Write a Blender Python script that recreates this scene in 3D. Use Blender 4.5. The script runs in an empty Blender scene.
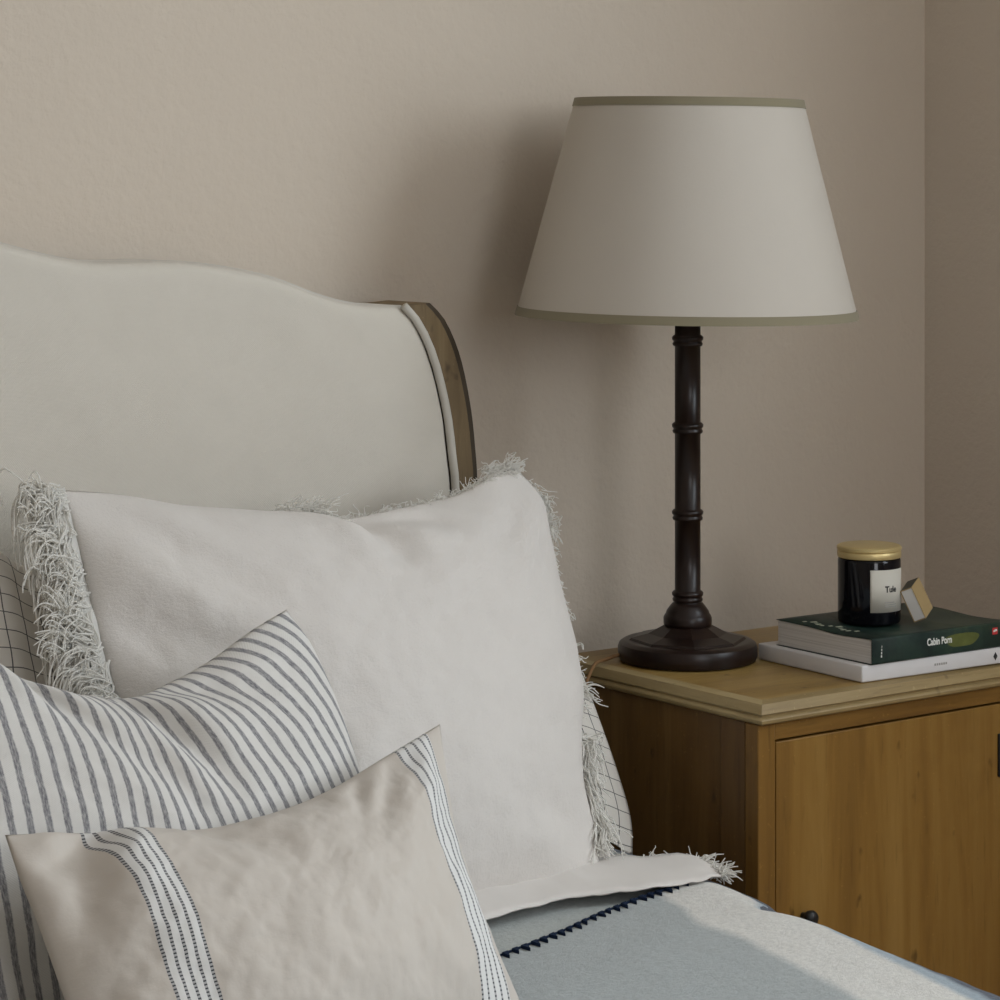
import bpy, bmesh, math, random
from mathutils import Vector, Matrix, noise
R = math.radians
scene = bpy.context.scene
col = scene.collection

# ------------------------------------------------------------------ camera
cam_data = bpy.data.cameras.new('camera')
cam = bpy.data.objects.new('camera', cam_data); col.objects.link(cam)
cam.location = (0, 0, 1.236)
cam.rotation_euler = (R(90), 0, R(-37))
cam_data.sensor_width = 36; cam_data.lens = 99; cam_data.shift_y = -0.335
cam_data.clip_start = 0.05
scene.camera = cam

# ------------------------------------------------------------------ world, light, exposure
world = bpy.data.worlds.new('world'); scene.world = world; world.use_nodes = True
bg = world.node_tree.nodes['Background']
bg.inputs[0].default_value = (0.75, 0.86, 1.0, 1); bg.inputs[1].default_value = 0.6
WSIDE = dict(y0=-0.23, y1=1.47, z0=1.02, z1=2.22)              # the window in the right-hand wall
WIN = dict(x0=0.35, x1=1.35, z0=1.02, z1=2.22, y=-1.6)      # the window opening behind the viewer
def area(name, loc, aim, sx, sy, power, color):
    l = bpy.data.lights.new(name, 'AREA'); l.shape = 'RECTANGLE'; l.size = sx; l.size_y = sy
    l.energy = power; l.color = color
    o = bpy.data.objects.new(name, l); col.objects.link(o); o.location = loc
    o.rotation_euler = (Vector(aim) - Vector(loc)).to_track_quat('-Z', 'Y').to_euler()
    return o
area('front_window_daylight', (0.85, -1.66, 1.62), (0.85, 0, 1.62), 0.98, 1.18, 25, (0.96, 0.97, 1.0))
area('side_window_daylight', (2.79, 0.62, 1.62), (0, 0.62, 1.62), 1.68, 1.18, 44, (0.85, 0.935, 1.0))
scene.view_settings.view_transform = 'Standard'; scene.view_settings.look = 'None'
scene.view_settings.exposure = 0.0; scene.view_settings.gamma = 1.0
scene.view_settings.use_curve_mapping = False

# ------------------------------------------------------------------ helpers: materials
class NT:
    def __init__(s, name):
        s.m = bpy.data.materials.new(name); s.m.use_nodes = True
        s.t = s.m.node_tree; s.b = s.t.nodes['Principled BSDF']; s.L = s.t.links
    def n(s, typ, props=None, **ins):
        nd = s.t.nodes.new('ShaderNode' + typ)
        for k, v in (props or {}).items(): setattr(nd, k, v)
        for k, v in ins.items():
            key = int(k[1:]) if k[0] == 'i' and k[1:].isdigit() else k.replace('_', ' ')
            s.put(nd.inputs[key], v)
        return nd
    def put(s, sock, v):
        if isinstance(v, bpy.types.NodeSocket): s.L.new(v, sock)
        elif isinstance(v, bpy.types.Node): s.L.new(v.outputs[0], sock)
        else: sock.default_value = v
    def math(s, op, a, b=0.0, c=0.0): return s.n('Math', dict(operation=op), i0=a, i1=b, i2=c).outputs[0]
    def ramp(s, fac, stops, interp='LINEAR'):
        r = s.n('ValToRGB', i0=fac); cr = r.color_ramp; cr.interpolation = interp
        while len(cr.elements) < len(stops): cr.elements.new(0.5)
        for e, (p, c) in zip(cr.elements, stops):
            e.position = p; e.color = (*c, 1) if len(c) == 3 else c
        return r.outputs[0]
    def mix(s, fac, a, b, blend='MIX'):
        x = s.n('Mix', dict(data_type='RGBA', blend_type=blend))
        s.put(x.inputs[0], fac); 
        for i, v in ((6, a), (7, b)):
            if isinstance(v, tuple) and len(v) == 3: v = (*v, 1)
            s.put(x.inputs[i], v)
        return x.outputs[2]
    def map(s, coord, scale=(1, 1, 1), rot=(0, 0, 0)):
        return s.n('Mapping', None, Vector=coord, Rotation=rot, Scale=scale).outputs[0]
    def obj(s): return s.n('TexCoord').outputs['Object']
    def uv(s): return s.n('TexCoord').outputs['UV']
    def noise(s, vec, scale, detail=4.0, rough=0.55, dist=0.0):
        return s.n('TexNoise', None, Vector=vec, Scale=scale, Detail=detail, Roughness=rough, Distortion=dist).outputs[0]
    def bump(s, h, strength, dist=0.002):
        bn = s.n('Bump', None, Strength=strength, Distance=dist, Height=h); s.L.new(bn.outputs[0], s.b.inputs['Normal'])
    def fin(s, color, rough=0.6, spec=None, metal=0.0, sheen=0.0):
        if isinstance(color, tuple) and len(color) == 3: color = (*color, 1)
        s.put(s.b.inputs['Base Color'], color); s.put(s.b.inputs['Roughness'], rough)
        s.b.inputs['Metallic'].default_value = metal
        if spec is not None: s.b.inputs['Specular IOR Level'].default_value = spec
        if sheen: s.b.inputs['Sheen Weight'].default_value = sheen; s.b.inputs['Sheen Roughness'].default_value = 0.6
        return s.m

def plain(name, color, rough=0.6, spec=0.3, metal=0.0, var=0.06, scale=30):
    k = NT(name); v = k.obj()
    c = k.mix(k.noise(v, scale), tuple(x * (1 - var) for x in color), tuple(min(1, x * (1 + var)) for x in color))
    return k.fin(c, rough, spec, metal)

def wall_mat(name, color):
    k = NT(name); v = k.obj()
    c = k.mix(k.noise(v, 2.5, 5), tuple(x * .97 for x in color), tuple(x * 1.03 for x in color))
    h = k.math('ADD', k.noise(v, 90, 4, .6), k.math('MULTIPLY', k.noise(v, 14, 3), 1.5))
    k.bump(h, 0.38, 0.004)
    return k.fin(c, 0.75, 0.2)

def wood_mat(name, dark, mid, light, axis='Z', scale=1.0, rough=0.45, spots=0.5):
    k = NT(name); v = k.obj()
    sc = {'X': (2.0, 26, 26), 'Y': (26, 2.0, 26), 'Z': (26, 26, 2.0)}[axis]
    v1 = k.map(v, tuple(a * scale for a in sc))
    g = k.noise(v1, 1.0, 6, .62, .8)
    broad = k.noise(k.map(v, tuple(a * scale * .25 for a in sc)), 1.0, 3, .5, 1.2)
    fac = k.math('ADD', k.math('MULTIPLY', g, .55), k.math('MULTIPLY', broad, .5))
    c = k.ramp(fac, [(.38, dark), (.53, mid), (.66, light)])
    pores = k.noise(k.map(v, tuple(a * scale * (6 if a > 5 else 8) for a in sc)), 1.0, 2, .5)
    c = k.mix(k.ramp(pores, [(.60, (0, 0, 0)), (.78, (.35, .35, .35))]), c, tuple(x * .35 for x in dark))
    blot = k.ramp(k.noise(v, 9, 4), [(.55, (0, 0, 0)), (.8, (spots, spots, spots))])
    c = k.mix(blot, c, dark)
    kn = k.ramp(k.noise(k.map(v, (1.6, 1.6, 1)), 30, 2, .4), [(.70, (0, 0, 0)), (.78, (.7, .7, .7))])
    c = k.mix(kn, c, tuple(x * .45 for x in dark))
    fl = k.ramp(k.noise(v, 210, 2, .5), [(.66, (0, 0, 0)), (.76, (.35, .35, .35))])
    c = k.mix(fl, c, tuple(min(1, x * 1.35) for x in light))
    k.bump(pores, 0.08, 0.001)
    return k.fin(c, rough, 0.35)

def weave(k, vec, freq):
    sep = k.n('SeparateXYZ', None, i0=vec)
    a = k.math('SINE', k.math('MULTIPLY', sep.outputs[0], freq)); b = k.math('SINE', k.math('MULTIPLY', sep.outputs[1], freq))
    return k.math('MULTIPLY', a, b)

def linen_mat(name, color, fuzz=0.5, freq=3000, var=.05, sheen=.15, coarse=120, wv=.3):
    k = NT(name); v = k.uv()
    c = k.mix(k.noise(v, 22, 5), tuple(x * (1 - var) for x in color), tuple(min(1, x * (1 + var)) for x in color))
    h = k.math('ADD', k.math('MULTIPLY', weave(k, v, freq), wv), k.noise(v, coarse, 5, .7))
    k.bump(h, fuzz, 0.002)
    return k.fin(c, 0.9, 0.1, 0, sheen)

# ------------------------------------------------------------------ helpers: objects
def thing(name, label, cat, loc=(0, 0, 0), group=None):
    o = bpy.data.objects.new(name, None); col.objects.link(o); o.location = loc
    o.empty_display_size = .05
    o['label'] = label; o['category'] = cat
    if group: o['group'] = group
    return o
def worldloc(o):
    p = Vector((0, 0, 0))
    while o is not None: p = p + o.location; o = o.parent
    return p
def put(name, bm, mat, parent=None, smooth=True, label=None, kind=None, recalc=True, mats=None):
    """links the bmesh (world coordinates) as one mesh object under parent"""
    if parent is not None:
        bmesh.ops.translate(bm, vec=-worldloc(parent), verts=bm.verts)
    if recalc: bmesh.ops.recalc_face_normals(bm, faces=bm.faces)
    me = bpy.data.meshes.new(name); bm.to_mesh(me); bm.free()
    for m in (mats or [mat]): me.materials.append(m)
    for p in me.polygons: p.use_smooth = smooth
    o = bpy.data.objects.new(name, me); col.objects.link(o)
    if parent is not None: o.parent = parent
    if label: o['label'] = label
    if kind: o['kind'] = kind
    return o
def auto(o, ang=35):
    me = o.data
    bm = bmesh.new(); bm.from_mesh(me)
    for e in bm.edges:
        if len(e.link_faces) == 2 and e.calc_face_angle(0) > R(ang): e.smooth = False
    bm.to_mesh(me); bm.free()
    return o
def box(bm, x0, x1, y0, y1, z0, z1, bevel=0.0, seg=2, mi=0):
    r = bmesh.ops.create_cube(bm, size=1)
    for v in r['verts']:
        v.co = Vector(((x0 + x1) / 2 + v.co.x * (x1 - x0), (y0 + y1) / 2 + v.co.y * (y1 - y0), (z0 + z1) / 2 + v.co.z * (z1 - z0)))
    fs = set(f for v in r['verts'] for f in v.link_faces)
    for f in fs: f.material_index = mi
    if bevel:
        es = list(set(e for v in r['verts'] for e in v.link_edges))
        bmesh.ops.bevel(bm, geom=es, offset=bevel, segments=seg, affect='EDGES', profile=.5)
    return r['verts']
def newbox(*a, **k):
    bm = bmesh.new(); box(bm, *a, **k); return bm
def lathe(bm, prof, cx, cy, seg=64, closed=False):
    rings = []
    for r, z in prof:
        if r < 1e-6: rings.append([bm.verts.new((cx, cy, z))])
        else: rings.append([bm.verts.new((cx + r * math.cos(2 * math.pi * i / seg), cy + r * math.sin(2 * math.pi * i / seg), z)) for i in range(seg)])
    pairs = list(zip(rings, rings[1:])) + ([(rings[-1], rings[0])] if closed else [])
    for a, b in pairs:
        for i in range(seg):
            j = (i + 1) % seg
            if len(a) == 1 and len(b) == 1: continue
            if len(a) == 1: bm.faces.new((a[0], b[i], b[j]))
            elif len(b) == 1: bm.faces.new((a[i], b[0], a[j]))
            else: bm.faces.new((a[i], b[i], b[j], a[j]))
def tube(bm, pts, rad, seg=8, taper=None, cap=True):
    """tube along points; rad may be a function of t"""
    pts = [Vector(p) for p in pts]; n = len(pts)
    up = Vector((0.31, 0.17, 0.93)); rings = []
    for i, p in enumerate(pts):
        d = (pts[min(i + 1, n - 1)] - pts[max(i - 1, 0)]).normalized()
        a = d.cross(up)
        if a.length < 1e-4: a = d.cross(Vector((1, 0, 0)))
        a.normalize(); b = d.cross(a)
        r = rad(i / (n - 1)) if callable(rad) else rad
        rings.append([bm.verts.new(p + a * (r * math.cos(2 * math.pi * k / seg)) + b * (r * math.sin(2 * math.pi * k / seg))) for k in range(seg)])
    for A, B in zip(rings, rings[1:]):
        for k in range(seg): bm.faces.new((A[k], A[(k + 1) % seg], B[(k + 1) % seg], B[k]))
    if cap and seg > 2:
        bm.faces.new(rings[0][::-1]); bm.faces.new(rings[-1])
def spline(pts, n):
    """n+1 points evenly spaced along a Catmull-Rom curve through pts"""
    P = [Vector(p) for p in pts]
    if len(P) == 2: return [P[0].lerp(P[1], i / n) for i in range(n + 1)]
    dense = []
    for i in range(len(P) - 1):
        a = P[i - 1] if i else P[0] * 2 - P[1]; b = P[i]; c = P[i + 1]; d = P[i + 2] if i + 2 < len(P) else P[-1] * 2 - P[-2]
        for k in range(24):
            t = k / 24
            dense.append(.5 * ((2 * b) + (c - a) * t + (2 * a - 5 * b + 4 * c - d) * t * t + (3 * b - a - 3 * c + d) * t ** 3))
    dense.append(P[-1])
    L = [0]
    for a, b in zip(dense, dense[1:]): L.append(L[-1] + (b - a).length)
    out = []; j = 0
    for i in range(n + 1):
        s = L[-1] * i / n
        while j < len(L) - 2 and L[j + 1] < s: j += 1
        f = (s - L[j]) / max(1e-9, L[j + 1] - L[j])
        out.append(dense[j].lerp(dense[j + 1], min(1, max(0, f))))
    return out
def fbm(x, y, z=0.0, o=4):
    return noise.fractal(Vector((x, y, z)), 1.0, 2.0, o)
def smooth(a, b, x):
    t = max(0, min(1, (x - a) / (b - a))); return t * t * (3 - 2 * t)
def seg_dist(p, a, b):
    d = b - a; t = max(0, min(1, (p - a).dot(d) / d.length_squared))
    return (p - a - d * t).length, t

class Pillow:
    """A stuffed case: four edge curves in a plane (metres), stuffed out to front and back."""
    def __init__(s, o, U, V, top, right, bottom, left, tf, tb, creases=(), rough=.004, seed=0, nx=150, ny=120, p=2.4, q=.62, bow=None, floor=None, twist=None):
        s.o = Vector(o); s.U = Vector(U).normalized(); s.V = Vector(V).normalized(); s.N = s.U.cross(s.V)  # N points to the viewer's side
        if s.N.y > 0: s.N = -s.N
        s.nx, s.ny = nx, ny
        v2 = lambda L: [Vector((a, b)) for a, b in L]
        s.T = spline(v2(top), nx); s.B = spline(v2(bottom), nx); s.Rt = spline(v2(right), ny); s.Lf = spline(v2(left), ny)
        s.tf, s.tb, s.creases, s.rough, s.seed, s.p, s.q = tf, tb, creases, rough, seed, p, q
        s.bow = bow; s.floor = floor; s.twist = twist
        s.W = (s.T[-1] - s.T[0]).length; s.H = (s.T[0] - s.B[0]).length
        s.grid = [[s.plane(i, j) for i in range(nx + 1)] for j in range(ny + 1)]
    def plane(s, i, j):
        u, t = i / s.nx, j / s.ny
        c = (1 - u) * (1 - t) * s.B[0] + u * (1 - t) * s.B[-1] + (1 - u) * t * s.T[0] + u * t * s.T[-1]
        return (1 - t) * s.B[i] + t * s.T[i] + (1 - u) * s.Lf[j] + u * s.Rt[j] - c
    def env(s, u, t):
        a = max(0, 1 - abs(2 * u - 1) ** s.p) ** s.q; b = max(0, 1 - abs(2 * t - 1) ** s.p) ** s.q
        return a * b
    def height(s, u, t, side):
        e = s.env(u, t)
        h = (s.tf if side > 0 else s.tb) * e * (1 + .18 * (.5 - t))
        if side > 0:
            P = Vector((u * s.W, t * s.H)); k = min(1, e * 2.2)
            w = 0
            for (ax, ay, bx, by, wd, dp) in s.creases:
                d, q = seg_dist(P, Vector((ax * s.W, ay * s.H)), Vector((bx * s.W, by * s.H)))
                f = 1 - q ** 2 * .85
                w += -dp * f * math.exp(-(d / wd) ** 2) + .35 * dp * f * math.exp(-((d - 2.2 * wd) / (1.2 * wd)) ** 2)
            w += s.rough * fbm(P.x * 9 + s.seed, P.y * 9, s.seed) + s.rough * .35 * fbm(P.x * 30, P.y * 30 + s.seed, 3 + s.seed)
            h += w * k
            h = max(h, .0005 * k - s.tb * e * .8)
        return h
    def pos(s, i, j, side):
        u, t = i / s.nx, j / s.ny
        q = s.grid[j][i]
        b = s.bow(u, t) if s.bow else 0
        w = s.o + s.U * q.x + s.V * q.y + s.N * (side * s.height(u, t, side) + b)
        if s.floor:
            f = s.floor(w.x, w.y)
            if w.z < f: w.z = f + (w.z - f) * .02
        return w
    def build(s, name, mat, parent, kind=None, label=None):
        bm = bmesh.new(); uvl = bm.loops.layers.uv.new('UVMap')
        F = {}
        def vert(i, j, side):
            edge = i in (0, s.nx) or j in (0, s.ny)
            key = (i, j, 0 if edge else side)
            if key not in F: F[key] = (bm.verts.new(s.pos(i, j, side)))
            return F[key]
        for side in (1, -1):
            for j in range(s.ny):
                for i in range(s.nx):
                    ij = [(i, j), (i + 1, j), (i + 1, j + 1), (i, j + 1)]
                    if side < 0: ij = ij[::-1]
                    try: f = bm.faces.new([vert(a, b, side) for a, b in ij])
                    except ValueError: continue
                    for l, (a, b) in zip(f.loops, ij):
                        u, t = a / s.nx, b / s.ny
                        l[uvl].uv = (u * s.W + (s.twist(u, t) if s.twist else 0), t * s.H)
        return put(name, bm, mat, parent, True, label, kind)

def strands(bm, roots, length, rad=.0009, curl=.004, droop=.4, spread=.35, per=7, rng=None, seg=8, V=Vector((0, 0, 1)), fwd=Vector((0, -1, 0))):
    """tufts of loose threads; roots = list of (point, direction)"""
    for (p, d) in roots:
        dd = (d + Vector([rng.gauss(0, spread) for _ in range(3)]) + fwd * rng.uniform(0, .25)).normalized()
        L = length * rng.uniform(.55, 1.15); ph = rng.uniform(0, 6.28); am = curl * rng.uniform(.3, 1.4); fr = rng.uniform(.4, 1.1)
        side = dd.cross(fwd)
        if side.length < .05: side = dd.cross(V)
        side.normalize()
        dr = droop * rng.uniform(.5, 1.4)
        for _ in range(per):
            j = Vector([rng.gauss(0, .0020) for _ in range(3)]); l2 = L * rng.uniform(.75, 1.1); am2 = am * rng.uniform(.6, 1.4); ph2 = ph + rng.gauss(0, .5)
            j2 = Vector([rng.gauss(0, .0045) for _ in range(3)])
            pts = []
            for k in range(seg + 1):
                t = k / seg
                pts.append(p + j + j2 * t + dd * (l2 * t * (1 - .25 * dr * t)) - V * (dr * l2 * t * t * .8) + side * (am2 * math.sin(ph2 + fr * 6.28 * t) - am2 * math.sin(ph2)) * min(1, t * 2)
                           + fwd * (am2 * .7 * math.cos(ph2 + fr * 5 * t) - am2 * .7 * math.cos(ph2)) * min(1, t * 2))
            tube(bm, pts, lambda t: rad * (1 - .5 * t), 4, cap=False)

def text_part(name, body, size, mat, origin, xdir, ydir, parent, depth=.0002, squeeze=1.0, align='LEFT', label=None, bend=None, bold=0):
    cu = bpy.data.curves.new(name, 'FONT'); cu.body = body; cu.size = size; cu.extrude = depth; cu.offset = bold; cu.align_x = align; cu.align_y = 'CENTER'
    tmp = bpy.data.objects.new('tmp', cu); col.objects.link(tmp)
    bpy.context.view_layer.update()
    me = bpy.data.meshes.new_from_object(tmp.evaluated_get(bpy.context.evaluated_depsgraph_get()))
    bpy.data.objects.remove(tmp)
    X = Vector(xdir).normalized(); Y = Vector(ydir).normalized(); Z = X.cross(Y); O = Vector(origin) - worldloc(parent)
    for v in me.vertices:
        c = v.co
        v.co = bend(c.x * squeeze, c.y, c.z) - worldloc(parent) if bend else O + X * (c.x * squeeze) + Y * c.y + Z * c.z
    me.materials.clear(); me.materials.append(mat)
    o = bpy.data.objects.new(name, me); col.objects.link(o); o.parent = parent
    if label: o['label'] = label
    return o

# ------------------------------------------------------------------ materials
M = {}
M['wall'] = wall_mat('beige_wall_paint', (.625, .545, .455))
M['ceiling'] = wall_mat('ceiling_paint', (.82, .80, .77))
M['floor'] = wood_mat('floorboards', (.30, .20, .11), (.44, .31, .18), (.54, .40, .25), 'Y', .6)
M['paint'] = plain('white_woodwork_paint', (.75, .73, .69), .4)
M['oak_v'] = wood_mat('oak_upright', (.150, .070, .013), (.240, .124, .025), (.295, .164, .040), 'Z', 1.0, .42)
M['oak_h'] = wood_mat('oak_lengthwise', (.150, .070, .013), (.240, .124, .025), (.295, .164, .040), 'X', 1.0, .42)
M['oak_shaded'] = wood_mat('oak_shaded', (.105, .050, .013), (.160, .084, .023), (.205, .115, .036), 'Z', 1.0, .45)  # darker copy of the oak, the side's shade put into the colour
M['oak_top'] = wood_mat('oak_top', (.16, .090, .022), (.28, .172, .048), (.37, .250, .088), 'X', .8, .36, .35)
M['oak_edge'] = wood_mat('oak_worn_edge', (.22, .150, .062), (.330, .240, .110), (.40, .305, .155), 'X', 1.4, .45, .4)
M['oak_edge_y'] = wood_mat('oak_worn_edge_deep', (.22, .150, .062), (.330, .240, .110), (.40, .305, .155), 'Y', 1.4, .45, .4)
M['gap'] = plain('gap_shade', (.012, .008, .005), .9, .1)  # near-black colour standing in for the shade round the door
M['iron'] = plain('black_iron', (.012, .012, .012), .45, .4)
M['grey_oak'] = wood_mat('weathered_grey_oak', (.115, .076, .036), (.200, .140, .070), (.27, .195, .105), 'Z', 1.3, .6)
M['grey_oak_edge'] = wood_mat('weathered_oak_rim', (.035, .024, .014), (.06, .043, .026), (.09, .066, .041), 'Z', 1.3, .6)
M['lamp_wood'] = wood_mat('dark_mahogany', (.008, .004, .003), (.015, .0070, .005), (.024, .011, .007), 'Z', 1.0, .34, .2)
M['linen'] = linen_mat('headboard_linen', (.65, .605, .53), .25, 2500, .03)
M['piping'] = linen_mat('headboard_piping', (.61, .58, .52), .15)
M['cotton'] = linen_mat('fringed_cotton', (.70, .66, .62), .55, 5200, .03, .2, 260, .05)
k = NT('cotton_thread')
tr = k.n('BsdfTranslucent', None, Color=(.97, .955, .92, 1)); mx = k.n('MixShader', None, i0=.55, i1=k.b.outputs[0], i2=tr.outputs[0])
k.L.new(mx.outputs[0], k.t.nodes['Material Output'].inputs['Surface'])
M['thread'] = k.fin((.95, .935, .90), .9, .1)
M['mattress'] = linen_mat('mattress_ticking', (.75, .74, .71), .2)
M['brass'] = plain('brushed_brass_lid', (.66, .52, .25), .42, .5, .6, .04)
M['jar'] = plain('black_glass', (.003, .003, .005), .10, .28)
M['label'] = plain('cream_paper_label', (.60, .57, .50), .6)
M['ink'] = plain('black_ink', (.03, .03, .03), .6)
M['grey_ink'] = plain('grey_ink', (.34, .33, .31), .6)
M['white_book'] = plain('white_book_cloth', (.68, .66, .66), .5)
M['white_ink'] = plain('white_ink', (.80, .80, .76), .5)
M['pale_print'] = plain('pale_print', (.36, .38, .28), .5)
M['red_ink'] = plain('red_ink', (.55, .05, .05), .5)
M['kraft'] = plain('kraft_card', (.40, .285, .135), .7)
M['striker'] = plain('grey_striker', (.10, .09, .07), .8)
M['card_white'] = plain('white_card', (.72, .70, .67), .6)
M['cord'] = plain('brown_flex', (.22, .12, .05), .6)
M['trim'] = linen_mat('olive_ribbon', (.235, .205, .135), .15)
M['bulb'] = plain('opal_glass_bulb', (.75, .74, .70), .2, .5)

k = NT('shade_card'); v = k.obj()
c = k.mix(k.noise(v, 14), (.505, .46, .405), (.535, .49, .43)); k.bump(k.noise(k.map(v, (300, 300, 300)), 1), .12, .001)
k.b.inputs['Subsurface Weight'].default_value = 0.0
M['shade'] = k.fin(c, .8, .15)

k = NT('blue_grey_ticking'); v = k.uv()                     # striped pillow
sx = k.n('SeparateXYZ', None, i0=v).outputs[0]
w = k.math('ADD', sx, k.math('MULTIPLY', k.math('SUBTRACT', k.noise(k.map(v, (160, 500, 1)), 1, 2), .5), .0012))
fr = k.math('FRACT', k.math('DIVIDE', w, .0140))
st = k.ramp(fr, [(0, (0, 0, 0)), (.06, (1, 1, 1)), (.36, (1, 1, 1)), (.43, (0, 0, 0))])
thr = k.ramp(k.noise(k.map(v, (900, 140, 1)), 1, 3, .7), [(.32, (.45, .45, .45)), (.62, (1, 1, 1))])
f2 = k.math('MULTIPLY', st, thr)
base = k.mix(k.noise(v, 40), (.63, .61, .575), (.70, .68, .65))
c = k.mix(f2, base, (.165, .163, .178))
k.bump(k.math('ADD', k.math('MULTIPLY', weave(k, v, 2600), .3), k.noise(v, 200, 4)), .35, .001)
M['ticking'] = k.fin(c, .9, .1, 0, .1)

k = NT('windowpane_check'); v = k.uv()                      # checked pillow
sp = k.n('SeparateXYZ', None, i0=v)
def line(o, per, wd):
    a = k.math('ABSOLUTE', k.math('SUBTRACT', k.math('FRACT', k.math('DIVIDE', o, per)), .5)); return k.math('LESS_THAN', a, wd)
g = k.math('MAXIMUM', line(sp.outputs[0], .0205, .030), line(sp.outputs[1], .0195, .028))
c = k.mix(k.math('MULTIPLY', g, .9), (.68, .645, .59), (.045, .045, .05)); k.bump(k.noise(v, 180, 4), .2, .001)
M['check'] = k.fin(c, .9, .1, 0, .1)

k = NT('natural_linen_with_bands'); v = k.uv()              # small front pillow: bands near both ends
sp = k.n('SeparateXYZ', None, i0=v); x = sp.outputs[0]
c = k.mix(k.noise(v, 18, 5), (.535, .485, .43), (.57, .52, .465))
def band(x0, x1): return k.math('MULTIPLY', k.math('GREATER_THAN', x, x0), k.math('LESS_THAN', x, x1))
def pins(x0, per, n, wd):
    a = k.math('FRACT', k.math('DIVIDE', k.math('SUBTRACT', x, x0), per))
    return k.math('MULTIPLY', k.math('LESS_THAN', a, wd), band(x0, x0 + per * (n - 1) + per * wd))
dash = k.ramp(k.math('FRACT', k.math('DIVIDE', sp.outputs[1], .0030)), [(.30, (1, 1, 1)), (.5, (.45, .45, .45))])
wh = k.math('MAXIMUM', band(.0660, .1030), band(.4110, .4600))
c = k.mix(wh, c, (.70, .69, .67))
pn = k.math('MAXIMUM', pins(.0660, .0086, 5, .32), pins(.4110, .0112, 5, .28))
c = k.mix(k.math('MULTIPLY', pn, dash), c, (.045, .045, .055))
k.bump(k.noise(v, 190, 5, .65), .3, .0012)
M['banded'] = k.fin(c, .85, .15, 0, .1)

def wool(name, under):
    k = NT(name); v = k.uv()                                # u = metres in from the outer edge of the white band
    sp = k.n('SeparateXYZ', None, i0=v); x = k.math('ADD', sp.outputs[0], k.math('MULTIPLY', k.math('SUBTRACT', k.noise(v, 45, 4), .5), .008))
    hx = k.math('MULTIPLY_ADD', x, 2.0, .5)                 # -.25..+.25 m -> 0..1
    grey = (.40, .435, .435); white = (.78, .76, .71); pale = (.36, .44, .50); navy = (.022, .040, .075)
    if under: stops = [(0, navy), (.528, navy), (.542, (.46, .49, .47)), (1, (.46, .49, .47))]
    else: stops = [(0, navy), (.425, navy), (.440, pale), (.458, pale), (.476, white), (.640, white), (.672, grey), (1, grey)]
    c = k.ramp(hx, stops)
    mot = k.ramp(k.noise(v, 150, 6, .75), [(.3, (.80, .80, .80)), (.7, (1.13, 1.13, 1.13))])
    c = k.mix(1.0, c, mot, 'MULTIPLY')
    k.bump(k.math('ADD', k.noise(v, 260, 5, .75), k.math('MULTIPLY', k.noise(v, 55, 4), 1.2)), .7, .003)
    return k.fin(c, .95, .05, 0, .35)
M['wool'] = wool('striped_wool', False); M['wool_under'] = wool('sage_wool', True)
M['navy'] = plain('navy_yarn', (.012, .022, .048), .9, .1)

k = NT('forest_book_cover'); v = k.obj()
n1 = k.noise(k.map(v, (1, 1, 1)), 24, 6, .7); n2 = k.noise(v, 9, 3)
c = k.ramp(k.math('ADD', k.math('MULTIPLY', n1, .6), k.math('MULTIPLY', n2, .4)), [(.40, (.008, .020, .018)), (.55, (.018, .040, .030)), (.68, (.055, .075, .040))])
M['cover'] = k.fin(c, .45, .35)
M['cover_patch'] = plain('olive_meadow_print', (.10, .115, .03), .45, .35, 0, .5, 60)
k = NT('page_edges'); v = k.obj()
c = k.ramp(k.noise(k.map(v, (3, 3, 900)), 1, 3), [(.35, (.50, .47, .44)), (.65, (.66, .63, .60))])
M['pages'] = k.fin(c, .8, .1)

# ------------------------------------------------------------------ room
def struct(name, bm, mat, smooth=False):
    o = put(name, bm, mat, None, smooth); o['kind'] = 'structure'; return o
X0, X1, Y0, Y1, ZC = -1.7, 2.733, -1.6, 2.66, 2.45
struct('floor', newbox(X0 - .1, X1 + .1, Y0 - .1, Y1 + .1, -.1, 0), M['floor'])
struct('ceiling', newbox(X0 - .1, X1 + .1, Y0 - .1, Y1 + .1, ZC, ZC + .1), M['ceiling'])
struct('wall_back', newbox(X0 - .1, X1 + .1, Y1, Y1 + .1, 0, ZC), M['wall'])
bm = bmesh.new()
box(bm, X1, X1 + .1, Y0, WSIDE['y0'], 0, ZC); box(bm, X1, X1 + .1, WSIDE['y1'], Y1, 0, ZC)
box(bm, X1, X1 + .1, WSIDE['y0'], WSIDE['y1'], 0, WSIDE['z0']); box(bm, X1, X1 + .1, WSIDE['y0'], WSIDE['y1'], WSIDE['z1'], ZC)
struct('wall_right', bm, M['wall'])
bm = bmesh.new()
for a, b in ((WSIDE['y0'], WSIDE['y0'] + .05), (WSIDE['y1'] - .05, WSIDE['y1']), (.60, .64)): box(bm, X1 - .008, X1 + .045, a, b, WSIDE['z0'], WSIDE['z1'], .004)
for a, b in ((WSIDE['z0'], WSIDE['z0'] + .05), (WSIDE['z1'] - .05, WSIDE['z1'])): box(bm, X1 - .006, X1 + .043, WSIDE['y0'] + .05, WSIDE['y1'] - .05, a, b, .004)
struct('window_2', bm, M['paint'])
struct('wall_left', newbox(X0 - .1, X0, Y0, Y1, 0, ZC), M['wall'])
bm = bmesh.new()
box(bm, X0, WIN['x0'], Y0 - .1, Y0, 0, ZC); box(bm, WIN['x1'], X1, Y0 - .1, Y0, 0, ZC)
box(bm, WIN['x0'], WIN['x1'], Y0 - .1, Y0, 0, WIN['z0']); box(bm, WIN['x0'], WIN['x1'], Y0 - .1, Y0, WIN['z1'], ZC)
struct('wall_front', bm, M['wall'])
bm = bmesh.new()
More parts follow.
